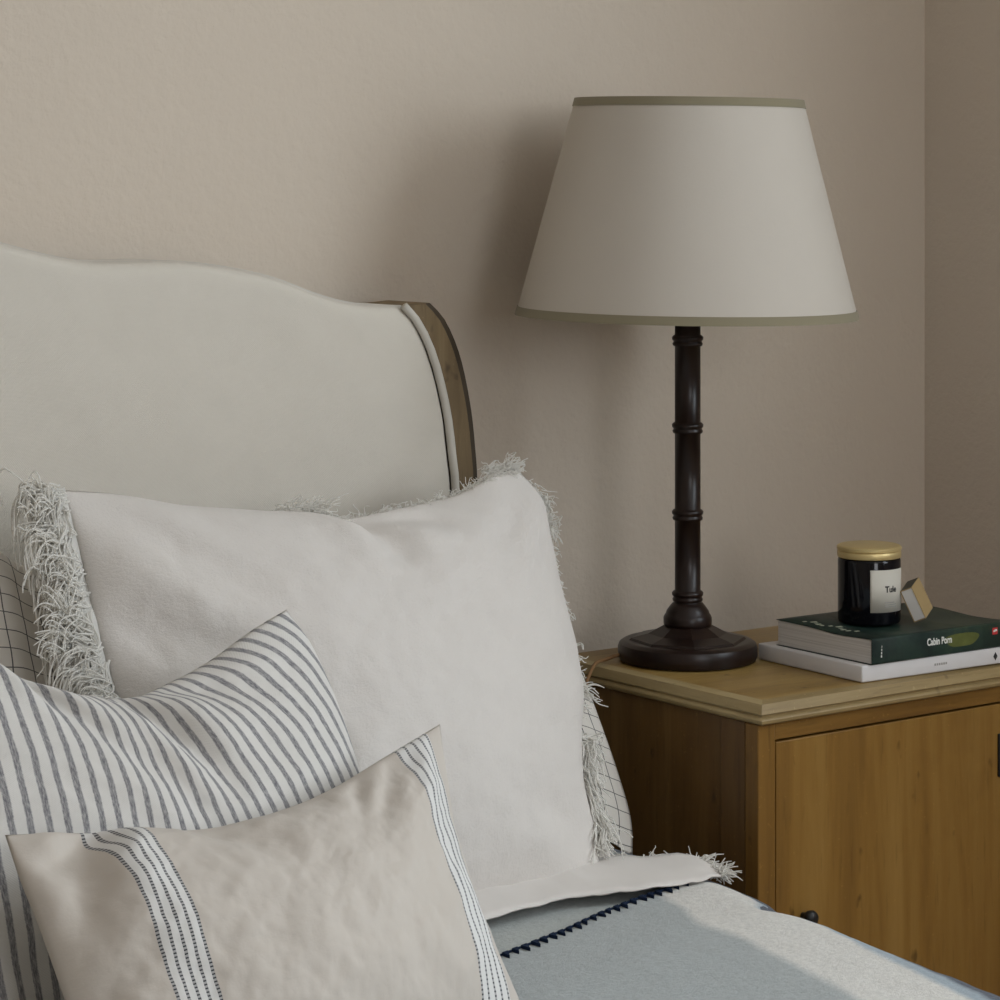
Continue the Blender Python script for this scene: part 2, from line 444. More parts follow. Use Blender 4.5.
for a, b in ((WIN['x0'], WIN['x0'] + .05), (WIN['x1'] - .05, WIN['x1'])): box(bm, a, b, Y0 - .05, Y0 + .01, WIN['z0'], WIN['z1'], .004)
for a, b in ((WIN['z0'], WIN['z0'] + .05), (WIN['z1'] - .05, WIN['z1']), (1.60, 1.64)): box(bm, WIN['x0'] + .05, WIN['x1'] - .05, Y0 - .045, Y0 + .008, a, b, .004)
struct('window_1', bm, M['paint'])
struct('baseboard_back', newbox(X0, X1, Y1 - .018, Y1, 0, .16, bevel=.004), M['paint'])
struct('baseboard_right', newbox(X1 - .018, X1, Y0, Y1 - .018, 0, .16, bevel=.004), M['paint'])

# ------------------------------------------------------------------ bed
bed = thing('bed', 'upholstered cream linen bed with a curved oak-edged headboard against the wall', 'bed', (1.06, 1.55, 0))
CX = 1.06
hb_top = [(1.06, 1.205), (1.17, 1.192), (1.28, 1.158), (1.365, 1.138), (1.425, 1.1345), (1.485, 1.134), (1.547, 1.127), (1.61, 1.114), (1.675, 1.092), (1.722, 1.0815), (1.783, 1.077)]
hb_in = [(1.783, 1.077), (1.804, 1.055), (1.825, 1.014), (1.842, .956), (1.850, .904), (1.855, .856), (1.858, .70), (1.858, .25)]
hb_out = [(1.818, 1.079), (1.839, 1.059), (1.860, 1.018), (1.875, .960), (1.882, .908), (1.885, .862), (1.888, .70), (1.888, .25)]
mir = lambda L: [(2 * CX - a, b) for a, b in L]
def rel(L): return [(a, b - .25) for a, b in L]
toppts = mir(hb_top)[::-1] + hb_top[1:]
pl = Pillow((0, 2.551, .25), (1, 0, 0), (0, 0, 1), rel([(a, b - .003) for a, b in toppts]), rel([(a - .0040, b) for a, b in hb_in][::-1]), rel([(2 * CX - 1.854, .25), (1.854, .25)]), rel([(a + .0040, b) for a, b in mir(hb_in)][::-1]), .016, .014, rough=.0012, seed=5, nx=220, ny=110, p=40, q=.45)
head = pl.build('headboard', M['linen'], bed)
bm = bmesh.new()                                             # upholstered board behind the padded front
oc = spline([(a, b) for a, b in toppts], 100); rs = spline(hb_in, 40); ls = spline(mir(hb_in), 40)
loop = [(p.x, p.y) for p in oc] + [(p.x, p.y) for p in rs[1:]] + [(p.x, p.y) for p in ls[::-1][:-1]]
fa = [bm.verts.new((a, 2.566, b)) for a, b in loop]; fb = [bm.verts.new((a, 2.625, b)) for a, b in loop]
bm.faces.new(fa); bm.faces.new(fb[::-1])
for i in range(len(loop)):
    j = (i + 1) % len(loop); bm.faces.new((fa[i], fa[j], fb[j], fb[i]))
auto(put('headboard_backing', bm, M['linen'], bed, True))
bm = bmesh.new()
for L in (rs, ls): tube(bm, [(p.x + (-.0042 if p.x > CX else .0042), 2.540, p.y) for p in L], .0048, 10)
tube(bm, [(p.x, 2.553, p.y - .0025) for p in oc], .0030, 8)
put('piping', bm, M['piping'], bed)
for sgn in (1, -1):
    bm = bmesh.new()
    A = spline(hb_in if sgn > 0 else mir(hb_in), 60); B = spline(hb_out if sgn > 0 else mir(hb_out), 60)
    rings = []
    for a, b in zip(A, B):
        o = a.lerp(b, .86)
        sec = [(a, 2.545), (a.lerp(b, .08), 2.541), (a.lerp(b, .74), 2.541), (a.lerp(b, .78), 2.5428), (a.lerp(b, .98), 2.5436), (b.lerp(a, -.06), 2.550), (b, 2.628), (a, 2.628)]
        rings.append([bm.verts.new((q.x, y, q.y)) for q, y in sec])
    for P_, Q_ in zip(rings, rings[1:]):
        for i in range(8):
            j = (i + 1) % 8; f = bm.faces.new((P_[i], P_[j], Q_[j], Q_[i]))
            if i in (2, 3, 4, 5): f.material_index = 1
    bm.faces.new(rings[0]); bm.faces.new(rings[-1][::-1])
    auto(put('headboard_trim', bm, None, bed, True, 'weathered oak strip edging the headboard', mats=[M['grey_oak'], M['grey_oak_edge']]))
put('mattress', newbox(.30, 1.80, .55, 2.53, .22, .486, bevel=.05, seg=5), M['mattress'], bed)
put('bed_base', newbox(.28, 1.815, .53, 2.54, .09, .22, bevel=.01), M['linen'], bed, False)
for a in (.34, 1.77):
    for b in (.60, 2.46): put('leg', newbox(a - .025, a + .025, b - .025, b + .025, 0, .09, bevel=.004), M['grey_oak'], bed, False)

# ------------------------------------------------------------------ blanket
blanket = thing('wool_blanket', 'grey wool blanket with a white band and navy edge spread over the bed', 'blanket', (1.1, 1.4, .5))
def edge_x(y, recess=.012):
    y = min(y, 2.15)
    return max(1.840, 1.905 - recess * max(0, min(1, (y - 1.78) / .26)) - .15 * (2.10 - y) - .016 * math.exp(-((y - 2.0) / .035) ** 2))
def bed_drop(x, y, recess=0.0):                              # how far the covers have rolled over the edge at x
    d = min(.0549, max(0, x - (edge_x(y, recess) - .055))); return .055 - math.sqrt(.055 ** 2 - d * d)
def hem_y(x): return 2.029 + .288 * (x - 1.537) + .004 * math.sin(x * 19) - 1.1 * max(0, x - 1.835)
def sheet(name, mat, lift, ys, xmin, thick, drop, recess):
    """cloth on the mattress; ys(x,t) gives y; goes over the right side of the bed"""
    bm = bmesh.new(); uvl = bm.loops.layers.uv.new('UVMap')
    na, nb = 130, 110; rr = .055
    prof = []
    def pt(a, t):
        # a: metres in from the top of the rolled edge (negative = down the side)
        def y_at(x): return ys(x, t)
        y = y_at(1.8)
        ex = edge_x(y, recess)
        if a >= rr: x = ex - a; z = 0
        elif a > rr - rr * math.pi / 2:
            th = (rr - a) / rr; x = ex - rr + rr * math.sin(th); z = -rr * (1 - math.cos(th))
        else: x = ex; z = -rr - ((rr - rr * math.pi / 2) - a)
        y = y_at(min(x, 1.9))
        n = .003 * fbm(x * 5, y * 5, 2.2) + .0010 * fbm(x * 28, y * 28, 1)
        zz = .5 + lift + z + n + .004 * math.exp(-((y - 1.95) / .06) ** 2 - ((a - .08) / .05) ** 2)
        if z < -.01: x += .006 * math.sin(y * 21) * min(1, -z * 9) + n
        return Vector((x, y, zz))
    amax = edge_x(1.6, recess) - xmin
    As = [-drop + (rr * 2 + drop) * i / 60 for i in range(61)] + [rr * 2 + (amax - rr * 2) * ((i / (na - 60)) ** 1.4) for i in range(1, na - 60 + 1)]
    G = [[pt(a, (j / nb) ** 1.5) for a in As] for j in range(nb + 1)]
    V1 = [[bm.verts.new(p) for p in row] for row in G]
    for j in range(nb):
        for i in range(len(As) - 1):
            f = bm.faces.new((V1[j][i], V1[j][i + 1], V1[j + 1][i + 1], V1[j + 1][i]))
            for l, (jj, ii) in zip(f.loops, ((j, i), (j, i + 1), (j + 1, i + 1), (j + 1, i))):
                y = G[jj][ii].y
                l[uvl].uv = (As[ii] - .035 - max(0, .12 * (2.10 - y)), y)
    bmesh.ops.recalc_face_normals(bm, faces=bm.faces)
    up = sum((f.normal.z for f in bm.faces))
    if up < 0: bmesh.ops.reverse_faces(bm, faces=bm.faces)
    o = put(name, bm, mat, blanket, True, recalc=False)
    md = o.modifiers.new('thickness', 'SOLIDIFY'); md.thickness = thick; md.offset = -1
    return o
sheet('lower_layer', M['wool_under'], -.0005, lambda x, t: 2.40 - t * 1.0, .36, .004, .16, -.008)
sheet('top_layer', M['wool'], .0070, lambda x, t: hem_y(x) + (.62 - hem_y(x)) * t, .34, .006, .13, .012)
bm = bmesh.new()                                             # blanket stitch along the hem
rng = random.Random(4)
line_pts = [(x, hem_y(x) + .001, .5082 + .003 * fbm(x * 5, hem_y(x) * 5, 2.2)) for x in [1.2 + .012 * i for i in range(54)]]
tube(bm, line_pts, .0012, 6)
x = 1.21
while x < 1.835:
    y = hem_y(x); z = .5086 + .003 * fbm(x * 5, y * 5, 2.2) + .0008
    L = rng.uniform(.010, .013); w = .0042
    a = Vector((x - w, hem_y(x - w) + .0005, z)); b = Vector((x + w, hem_y(x + w) + .0005, z)); c_ = Vector((x - .003 + rng.uniform(-.0015, .0015), y - L, z - .0004))
    top_ = [bm.verts.new(p + Vector((0, 0, .0012))) for p in (a, b, c_)]; bot_ = [bm.verts.new(p - Vector((0, 0, .002))) for p in (a, b, c_)]
    bm.faces.new(top_); bm.faces.new(bot_[::-1])
    for i in range(3): bm.faces.new((top_[i], bot_[i], bot_[(i + 1) % 3], top_[(i + 1) % 3]))
    x += rng.uniform(.0132, .0150)
put('blanket_stitch', bm, M['navy'], blanket, False, 'navy blanket stitch along the hem')

# ------------------------------------------------------------------ pillows
def nrm(v): return Vector(v).normalized()
# checked pillow, at the back
checked = thing('checked_pillow', 'white pillow with thin black window-pane check behind the fringed pillow', 'pillow', (1.52, 2.36, .505))
pk = Pillow((1.2, 2.315, .512), (1, 0, 0), (0, .16, .35),
    [(-.060, .395), (-.0247, .3972), (.0359, .380), (.0803, .355), (.25, .345), (.5, .345), (.64, .335), (.685, .33)],
    [(.716, -.030), (.727, .010), (.7260, .0641), (.7206, .1203), (.7148, .1662), (.70, .25), (.685, .33)],
    [(-.055, 0), (.3, -.004), (.62, -.004), (.716, -.030)], [(-.055, 0), (-.075, .1), (-.075, .25), (-.060, .395)],
    .036, .05, creases=((.04, .72, .16, .60, .012, .006),), floor=lambda x, y: .508 - bed_drop(x, y, -.008), seed=3, nx=140, ny=90)
pk.build('pillowcase', M['check'], checked)

# fringed pillow
fringed = thing('fringed_pillow', 'large white cotton pillow with a frayed fringe leaning on the headboard', 'pillow', (1.55, 2.25, .505))
FO, FU, FV = Vector((1.27, 2.19, .508)), Vector((1, 0, 0)), nrm((0, .23, .40))
ft = [(.0164, .4703), (.0731, .4615), (.1426, .4439), (.2099, .4328), (.2672, .4244), (.3314, .4130), (.4037, .4187), (.4793, .4277), (.5338, .4453), (.5718, .4545)]
fr_ = [(.5087, 0), (.519, .0388), (.5230, .0927), (.5389, .1449), (.5584, .1871), (.5700, .231), (.5737, .2653), (.5787, .311), (.5876, .3691), (.5935, .4162), (.5718, .4545)]
fl = [(.018, .0), (.012, .08), (.012, .17), (.0127, .2547), (.0145, .2951), (.0140, .3158), (.0152, .3676), (.0173, .42), (.0170, .4521), (.0164, .4703)]
fb_ = [(.018, 0), (.15, -.006), (.35, -.008), (.5087, 0)]
pf = Pillow(FO, FU, FV, ft, fr_, fb_, fl, .086, .040, rough=.0045, floor=lambda x, y: .5055, seed=1.7, nx=190, ny=150, p=2.1, q=.62, creases=(
    (.54, 1.0, .60, .80, .018, .021), (.55, .99, .74, .92, .015, .016), (.02, .98, .33, .70, .026, .011), (.02, .68, .38, .50, .028, .010), (.02, .46, .30, .36, .022, .008), (.20, 1.0, .34, .80, .020, .006),
    (.97, .97, .80, .80, .022, .008), (.93, .10, .75, .22, .020, .006), (.98, .50, .82, .46, .016, .004), (.72, .70, .78, .40, .03, .003)))
pf.build('pillowcase', M['cotton'], fringed)
FN = pf.N
def fpt(a, b, off=0): return FO + FU * a + FV * b + FN * off
rng = random.Random(11)
# woven strip beyond the seam on the left, then loose threads
ledge = spline([Vector(p) for p in fl], 80)
def strip(name, base, outward, width, off, mat, wav=.003):  # woven edge beyond the seam
    bm = bmesh.new(); n = len(base); m = 6
    V = [[bm.verts.new(fpt(p.x, p.y, off + .004 * math.sin(i * .35) * (k / m) + wav * fbm(i * .12, k * .4, 7)) + (FU * outward[0] + FV * outward[1]) * (width * k / m * (1 + .25 * fbm(i * .2, 0, 5))))
          for k in range(m + 1)] for i, p in enumerate(base)]
    for i in range(n - 1):
        for k in range(m): bm.faces.new((V[i][k], V[i + 1][k], V[i + 1][k + 1], V[i][k + 1]))
    o = put(name, bm, mat, fringed)
    md = o.modifiers.new('thickness', 'SOLIDIFY'); md.thickness = .0012
    return V
strip('flange', ledge, (-1, -.12), .038, .003, M['thread'], .005)
strip('flange', spline([Vector(p) for p in fr_], 120)[2:40], (1, -.3), .014, -.004, M['cotton'], .003)
bm = bmesh.new()
roots = []
for i in range(150):
    t = rng.uniform(.18, 1.0); p = ledge[min(80, int(t * 80))]
    roots.append((fpt(p.x - rng.uniform(.003, .016 + .018 * t), p.y + rng.uniform(-.003, .003), rng.uniform(.005, .008)), (-FU * rng.uniform(.5, .9) - FV * (rng.uniform(.25, .8) + .35 * math.sin(t * 23))).normalized()))
strands(bm, roots, .052, .0013, .0115, .45, .10, 6, rng, 16, FV, FN)
roots = []
for i in range(46):                                          # corner tuft
    a = rng.uniform(0, .022)
    roots.append((fpt(.014 - a, .466 + rng.uniform(-.012, .003), .005), (-FU * .9 + FV * rng.uniform(-.5, .2)).normalized()))
strands(bm, roots, .032, .0012, .005, .9, .15, 5, rng, 10, FV, FN)
put('fringe', bm, M['thread'], fringed, True, 'loose cotton threads along the left edge', 'stuff', recalc=False)
# top edge: short frayed threads, taller tuft in the middle
bm = bmesh.new(); tedge = spline([Vector(p) for p in ft], 120); roots = []
for i in range(250):
    t = rng.uniform(.47, 1.0); p = tedge[int(t * 120)]
    roots.append((fpt(p.x, p.y - .004, rng.uniform(-.012, -.001)), (FV + FU * rng.uniform(-.8, .8)).normalized()))
strands(bm, roots, .008, .0007, .004, .7, .3, 5, rng, 7, FV, FN)
roots = []
for i in range(34):
    roots.append((fpt(.285 + rng.uniform(-.022, .028), .424 + rng.uniform(-.004, .002), rng.uniform(-.008, .0)), (FV + FU * rng.uniform(-.6, .6)).normalized()))
strands(bm, roots, .016, .0007, .006, .5, .25, 6, rng, 9, FV, FN)
roots = []
for i in range(34):
    roots.append((fpt(.556 + rng.uniform(-.02, .016), .452 + rng.uniform(-.006, .004), rng.uniform(-.006, .002)), (FV + FU * rng.uniform(-.7, .5)).normalized()))
strands(bm, roots, .010, .0007, .005, .6, .25, 6, rng, 8, FV, FN)
put('fringe', bm, M['thread'], fringed, True, 'short frayed threads along the top edge', 'stuff', recalc=False)
# right edge
bm = bmesh.new(); redge = spline([Vector(p) for p in fr_], 120); roots = []
for i in range(105):
    t = rng.uniform(.09, .32); p = redge[int(t * 120)]
    roots.append((fpt(p.x - .004, p.y, rng.uniform(-.004, .006)), (FU * rng.uniform(.3, .9) - FV * rng.uniform(.1, 1.2)).normalized()))
strands(bm, roots, .024, .0011, .0080, .7, .16, 4, rng, 12, FV, FN)
roots = []
for i in range(70):
    t = rng.uniform(.36, .97); p = redge[int(t * 120)]
    roots.append((fpt(p.x - .003, p.y, rng.uniform(-.006, .002)), (FU * .6 - FV * rng.uniform(-.6, 1)).normalized()))
strands(bm, roots, .005, .0008, .003, .5, .3, 4, rng, 6, FV, FN)
roots = []
for i in range(26):
    roots.append((fpt(.5965 + rng.uniform(-.004, .001), rng.uniform(.368, .425), -.003), (FU * .4 - FV).normalized()))
strands(bm, roots, .010, .0007, .005, .6, .2, 5, rng, 8, FV, FN)
roots = [(fpt(.560 + rng.uniform(-.002, .002), .196 + rng.uniform(-.004, .003), .0), (FU * rng.uniform(.5, 1) - FV * rng.uniform(.2, .7)).normalized()) for i in range(7)]
strands(bm, roots, .026, .0009, .003, .2, .15, 3, rng, 8, FV, FN)
put('fringe', bm, M['thread'], fringed, True, 'loose cotton threads along the right edge', 'stuff', recalc=False)
# bottom border lying on the blanket, frayed at its right end
bm = bmesh.new()
lo = spline([(1.45, 2.080), (1.606, 2.116), (1.70, 2.120), (1.758, 2.100), (1.825, 2.097), (1.872, 2.102)], 60)
hi = spline([(1.45, 2.20), (1.606, 2.21), (1.72, 2.215), (1.80, 2.205), (1.840, 2.182), (1.882, 2.155)], 60)
rows = []
for i in range(61):
    row = []
    for kk in range(9):
        p = lo[i].lerp(hi[i], kk / 8)
        z = .5155 + .004 * (kk / 8) + .008 * max(0, kk / 8 - .1) * (1 if i < 40 else .4) + .003 * fbm(p.x * 26, p.y * 26, 4) - .8 * bed_drop(p.x, p.y)
        row.append(bm.verts.new((p.x, p.y, z)))
    rows.append(row)
for a, b in zip(rows, rows[1:]):
    for kk in range(8): bm.faces.new((a[kk], b[kk], b[kk + 1], a[kk + 1]))
o = put('hem_border', bm, M['cotton'], fringed, True, 'frayed border lying on the blanket')
o.modifiers.new('thickness', 'SOLIDIFY').thickness = .002
bm = bmesh.new(); roots = []
for i in range(34):
    t = rng.uniform(0, 1); p = lo[60].lerp(hi[60], t)
    roots.append((Vector((p.x - .004, p.y, .5155 + .005 * t - .8 * bed_drop(p.x, p.y))), Vector((.9, -.45 + rng.uniform(-.4, .5), -.10)).normalized()))
strands(bm, roots, .014, .0010, .002, .25, .14, 5, rng, 7, Vector((0, 0, 1)), Vector((0, 0, 1)))
roots = []
for i in range(12):
    t = rng.uniform(.80, 1); p = hi[int(t * 60)]
    roots.append((Vector((p.x, p.y - .003, .519 - .8 * bed_drop(p.x, p.y))), Vector((.3, .9, .5 + rng.uniform(-.3, .6))).normalized()))
strands(bm, roots, .005, .0008, .001, .1, .3, 3, rng, 6, Vector((0, 0, 1)), Vector((0, 0, 1)))
put('fringe', bm, M['thread'], fringed, True, 'tuft of threads at the bottom corner', 'stuff', recalc=False)

# striped pillow
striped = thing('striped_pillow', 'white pillow with blue-grey ticking stripes in front of the fringed pillow', 'pillow', (1.15, 2.02, .51))
ps = Pillow((.95, 1.98, .513), (1, 0, 0), (0, .19, .31),
    [(-.055, .410), (-.01, .402), (.0345, .3845), (.0856, .3676), (.1339, .338), (.1581, .3201), (.1841, .3084), (.2213, .2995), (.2498, .2953), (.2658, .2981), (.3287, .3171), (.3911, .3450), (.4347, .3615)],
    [(.435, .0), (.4431, .0598), (.453, .1325), (.458, .2083), (.4565, .2671), (.4496, .3240), (.4347, .3615)],
    [(-.05, 0), (.2, -.006), (.435, 0)], [(-.05, 0), (-.065, .1), (-.065, .3), (-.055, .410)],
    .070, .045, floor=lambda x, y: .512, twist=lambda u, t: .075 * max(0, (t - .30) / .70) ** 1.5 * smooth(.46, .74, u) * (1 - .22 * smooth(.78, 1.0, u)) - .02 * smooth(.1, .5, u) * t, seed=9.1, rough=.004, nx=190, ny=150, p=2.4, q=.60, creases=(
    (.575, 1.02, .68, .60, .013, .020), (.52, 1.0, .62, .50, .012, .008), (.40, 1.0, .60, .58, .014, .010), (.68, .97, .86, .80, .016, .008), (.40, .98, .45, .70, .012, .007)))
ps.build('pillowcase', M['ticking'], striped)

# small front pillow
banded = thing('lumbar_pillow', 'small natural linen pillow with dark pin-striped bands in front of the striped pillow', 'pillow', (1.23, 1.85, .51))
a = R(8)
LUx = Vector((math.cos(a), math.sin(a), 0)); LV = Vector((0, .17, .2)); LV -= LUx * LV.dot(LUx)
pt_ = Pillow((.98, 1.78, .512), LUx, LV,
    [(.0289, .2614), (.0777, .2536), (.1049, .2480), (.150, .2400), (.1973, .2311), (.2325, .2280), (.2941, .2314), (.3561, .2414), (.4321, .2610), (.5123, .2816)],
    [(.4425, .0), (.4432, .0172), (.4449, .0911), (.4568, .1622), (.4818, .2181), (.5004, .2562), (.5123, .2816)],
    [(.018, .0), (.2, -.006), (.4425, .0)], [(.018, 0), (.018, .05), (.0203, .1206), (.0243, .1791), (.0253, .2223), (.0289, .2614)],
    .080, .034, floor=lambda x, y: .512, seed=21.3, rough=.0068, nx=190, ny=130, p=2.1, q=.62, creases=(
    (.135, .985, .02, .83, .013, .022), (.13, .93, .03, .60, .017, .021), (.34, .97, .46, .66, .020, .010), (.02, .93, .09, .78, .013, .011), (.82, .97, .66, .66, .017, .014), (.72, .97, .62, .72, .014, .011), (.88, .95, .80, .70, .014, .007), (.03, .40, .11, .46, .014, .006), (.97, .96, .92, .72, .012, .005)))
pt_.build('pillowcase', M['banded'], banded)

# ------------------------------------------------------------------ nightstand
NX0, NX1, NY0, NY1, NZ = 1.995, 2.462, 2.182, 2.54, .66
ns = thing('nightstand', 'worn oak bedside cabinet with a plain door beside the bed', 'nightstand', ((NX0 + NX1) / 2, (NY0 + NY1) / 2, 0))
bx0, bx1, by0, by1 = NX0 + .008, NX1 - .008, NY0 + .010, NY1 - .004
zt = NZ - .026
# carcass: side panels, back, bottom
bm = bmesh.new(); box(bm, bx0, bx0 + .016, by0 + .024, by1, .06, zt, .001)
put('side_panel', bm, M['oak_shaded'], ns, False)
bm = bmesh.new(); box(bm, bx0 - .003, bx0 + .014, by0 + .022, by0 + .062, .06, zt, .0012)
put('side_stile', bm, M['oak_shaded'], ns, False)
bm = bmesh.new(); box(bm, bx1 - .018, bx1, by0 + .022, by1, .06, zt, .001); put('side_panel', bm, M['oak_shaded'], ns, False)
bm = bmesh.new(); box(bm, bx0 + .017, bx1 - .018, by1 - .012, by1, .06, zt - .001); put('back_panel', bm, M['oak_shaded'], ns, False)
bm = bmesh.new(); box(bm, bx0 + .017, bx1 - .019, by0 + .023, by1 - .013, .075, .095); put('bottom_panel', bm, M['oak_shaded'], ns, False)
# face frame
sw = .0215
bm = bmesh.new(); vs = box(bm, bx0 - .004, bx0 + sw, by0, by0 + .0215, .0, zt, .0018)
put('stile', bm, M['oak_v'], ns, False)
put('stile', newbox(bx1 - sw, bx1 + .004, by0, by0 + .0215, .0, zt, bevel=.0018), M['oak_v'], ns, False)
put('leg', newbox(bx0 - .002, bx0 + .03, by1 - .03, by1, 0, .0595, bevel=.002), M['oak_shaded'], ns, False)
put('leg', newbox(bx1 - .03, bx1, by1 - .03, by1, 0, .0595, bevel=.002), M['oak_shaded'], ns, False)
put('top_rail', newbox(bx0 + sw, bx1 - sw, by0 + .001, by0 + .021, zt - .019, zt, bevel=.001), M['oak_h'], ns, False)
put('bottom_rail', newbox(bx0 + sw, bx1 - sw, by0 + .001, by0 + .021, .05, .10, bevel=.001), M['oak_h'], ns, False)
# door, inset; a black sheet behind it paints the shade in the gap
dx0, dx1, dz0, dz1 = bx0 + sw + .0028, bx1 - sw - .0028, .1025, zt - .019 - .0028
door = put('door', newbox(dx0, dx1, by0 + .0025, by0 + .0195, dz0, dz1, bevel=.0012), M['oak_v'], ns, False)
put('door_gap_shade', newbox(bx0 + sw - .002, bx1 - sw + .002, by0 + .0205, by0 + .0225, .09, zt - .012), M['gap'], ns, False)
bm = bmesh.new(); ex = 2.3808
box(bm, ex - .0065, ex + .0065, by0 - .0005, by0 + .0035, .528, .578, .0012)
put('escutcheon', bm, M['iron'], door, False, 'black keyhole plate')
bm = bmesh.new()
prof = [(0, .0), (.004, 0), (.004, .006), (.0075, .009), (.0088, .014), (.0070, .018), (0, .0195)]
lathe(bm, prof, 0, 0, 24)
bmesh.ops.rotate(bm, matrix=Matrix.Rotation(R(90), 3, 'X'), verts=bm.verts)
bmesh.ops.translate(bm, vec=(2.067, by0 + .003, .418), verts=bm.verts)
put('knob', bm, M['iron'], door, True, 'small black knob low on the door')
# top with sloped edge, groove and bead
bm = bmesh.new()
prof = [(.0130, 0), (.0045, -.0030), (.0010, -.0105), (.0, -.0130), (.0028, -.0148), (.0030, -.0160), (.0006, -.0172), (-.0008, -.0200), (.0002, -.0232), (.0040, -.0255)]
rings = [[bm.verts.new(p) for p in ((NX0 + i, NY0 + i, NZ + z), (NX1 - i, NY0 + i, NZ + z), (NX1 - i, NY1 - i * .2, NZ + z), (NX0 + i, NY1 - i * .2, NZ + z))] for i, z in prof]
f = bm.faces.new(rings[0]); f.material_index = 0
for A, B in zip(rings, rings[1:]):
    for i in range(4):
        f = bm.faces.new((A[i], A[(i + 1) % 4], B[(i + 1) % 4], B[i])); f.material_index = 1 if i in (0, 2) else 2
bm.faces.new(rings[-1][::-1]).material_index = 0
top = auto(put('top', bm, None, ns, True, mats=[M['oak_top'], M['oak_edge'], M['oak_edge_y']]), 40)

# ------------------------------------------------------------------ lamp
LX, LY = 2.100, 2.424
lamp = thing('table_lamp', 'dark turned-wood table lamp with an off-white cone shade on the nightstand', 'lamp', (LX, LY, NZ))
bm = bmesh.new()
z = NZ
lathe(bm, [(0, z + .0005), (.074, z + .0005), (.0795, z + .002), (.0812, z + .007), (.0812, z + .016), (.0795, z + .0205), (.075, z + .0235), (.070, z + .0240), (0, z + .0240)], LX, LY, 96)
base = auto(put('base', bm, M['lamp_wood'], lamp), 30)
bm = bmesh.new()                                             # eight-sided foot
lathe(bm, [(0, z + .0235), (.0690, z + .0235), (.0660, z + .0265), (.046, z + .0315), (.034, z + .038), (.028, z + .041), (0, z + .041)], LX, LY, 8)
bmesh.ops.rotate(bm, cent=(LX, LY, 0), matrix=Matrix.Rotation(R(11), 3, 'Z'), verts=bm.verts)
put('foot', bm, M['lamp_wood'], lamp, False)
def ring(zc): return [(.0150, zc - .0075), (.0172, zc - .0065), (.0178, zc - .0040), (.0166, zc - .0022), (.0166, zc - .0010), (.0182, zc + .0004), (.0184, zc + .0032), (.0170, zc + .0050), (.0150, zc + .0062)]
prof = [(.0275, z + .040), (.0282, z + .044), (.0282, z + .050), (.0265, z + .0535), (.0255, z + .0545), (.0245, z + .058), (.0205, z + .0635), (.0175, z + .067)]
for zc in (.0755, .170, .271, .3725): prof += ring(z + zc)
prof += [(.0150, z + .455), (.0100, z + .462), (0, z + .462)]
bm = bmesh.new(); lathe(bm, [(0, z + .040)] + prof, LX, LY, 48)
put('column', bm, M['lamp_wood'], lamp)
bm = bmesh.new(); lathe(bm, [(0, z + .46), (.016, z + .46), (.016, z + .50), (0, z + .50)], LX, LY, 24)
socket = put('socket', bm, M['brass'], lamp)
bm = bmesh.new(); lathe(bm, [(0, z + .498), (.012, z + .498), (.014, z + .52), (.029, z + .55), (.029, z + .565), (.018, z + .585), (0, z + .592)], LX, LY, 24)
put('bulb', bm, M['bulb'], lamp)
# shade
zb, zu, rb, ru = 1.0605, 1.3115, .1985, .1325
tilt = Matrix.Rotation(R(.7), 3, Vector((.602, .799, 0)))
def rr_(zz): return rb + (ru - rb) * (zz - zb) / (zu - zb)
def shade_part(name, prof, mat, parent, closed=True, label=None):
    bm = bmesh.new(); lathe(bm, prof, LX, LY, 120, closed)
    bmesh.ops.rotate(bm, cent=(LX, LY, (zb + zu) / 2), matrix=tilt, verts=bm.verts)
    return auto(put(name, bm, mat, parent, True, label), 50)
shade = shade_part('lamp_shade', [(rb, zb), (ru, zu), (ru - .002, zu), (rb - .002, zb)], M['shade'], lamp)
for za, zz in ((zb - .0005, zb + .0095), (zu - .0085, zu + .001)):
    shade_part('shade_trim', [(rr_(za) + .0012, za), (rr_(zz) + .0012, zz), (rr_(zz) - .003, zz), (rr_(za) - .003, za)], M['trim'], shade, True, 'olive ribbon binding')
bm = bmesh.new()
for kk in range(3):
    an = kk * 2 * math.pi / 3 + .4; zz = zu - .035
    tube(bm, [(LX, LY, zz - .02), (LX + .5 * rr_(zz) * math.cos(an), LY + .5 * rr_(zz) * math.sin(an), zz - .01), (LX + (rr_(zz) - .002) * math.cos(an), LY + (rr_(zz) - .002) * math.sin(an), zz)], .0015, 8)
tube(bm, [(LX - .030, LY, z + .49), (LX - .036, LY, z + .53), (LX - .034, LY, zu - .10), (LX, LY, zu - .054)], .0015, 8)
tube(bm, [(LX + .030, LY, z + .49), (LX + .036, LY, z + .53), (LX + .034, LY, zu - .10), (LX, LY, zu - .054)], .0015, 8)
tube(bm, [(LX - .030, LY, z + .49), (LX + .030, LY, z + .49)], .0015, 8)
put('shade_carrier', bm, M['brass'], lamp)
bm = bmesh.new()
cpts = spline([(2.040, 2.456, .6690), (2.026, 2.463, .6680), (2.008, 2.465, .6640), (1.992, 2.459, .6640), (1.972, 2.446, .6560), (1.957, 2.438, .635), (1.952, 2.436, .59), (1.955, 2.45, .40), (1.96, 2.48, .10)], 60)
tube(bm, cpts, .0022, 8)
put('cord', bm, M['cord'], lamp, True, 'brown flex running off the table edge')

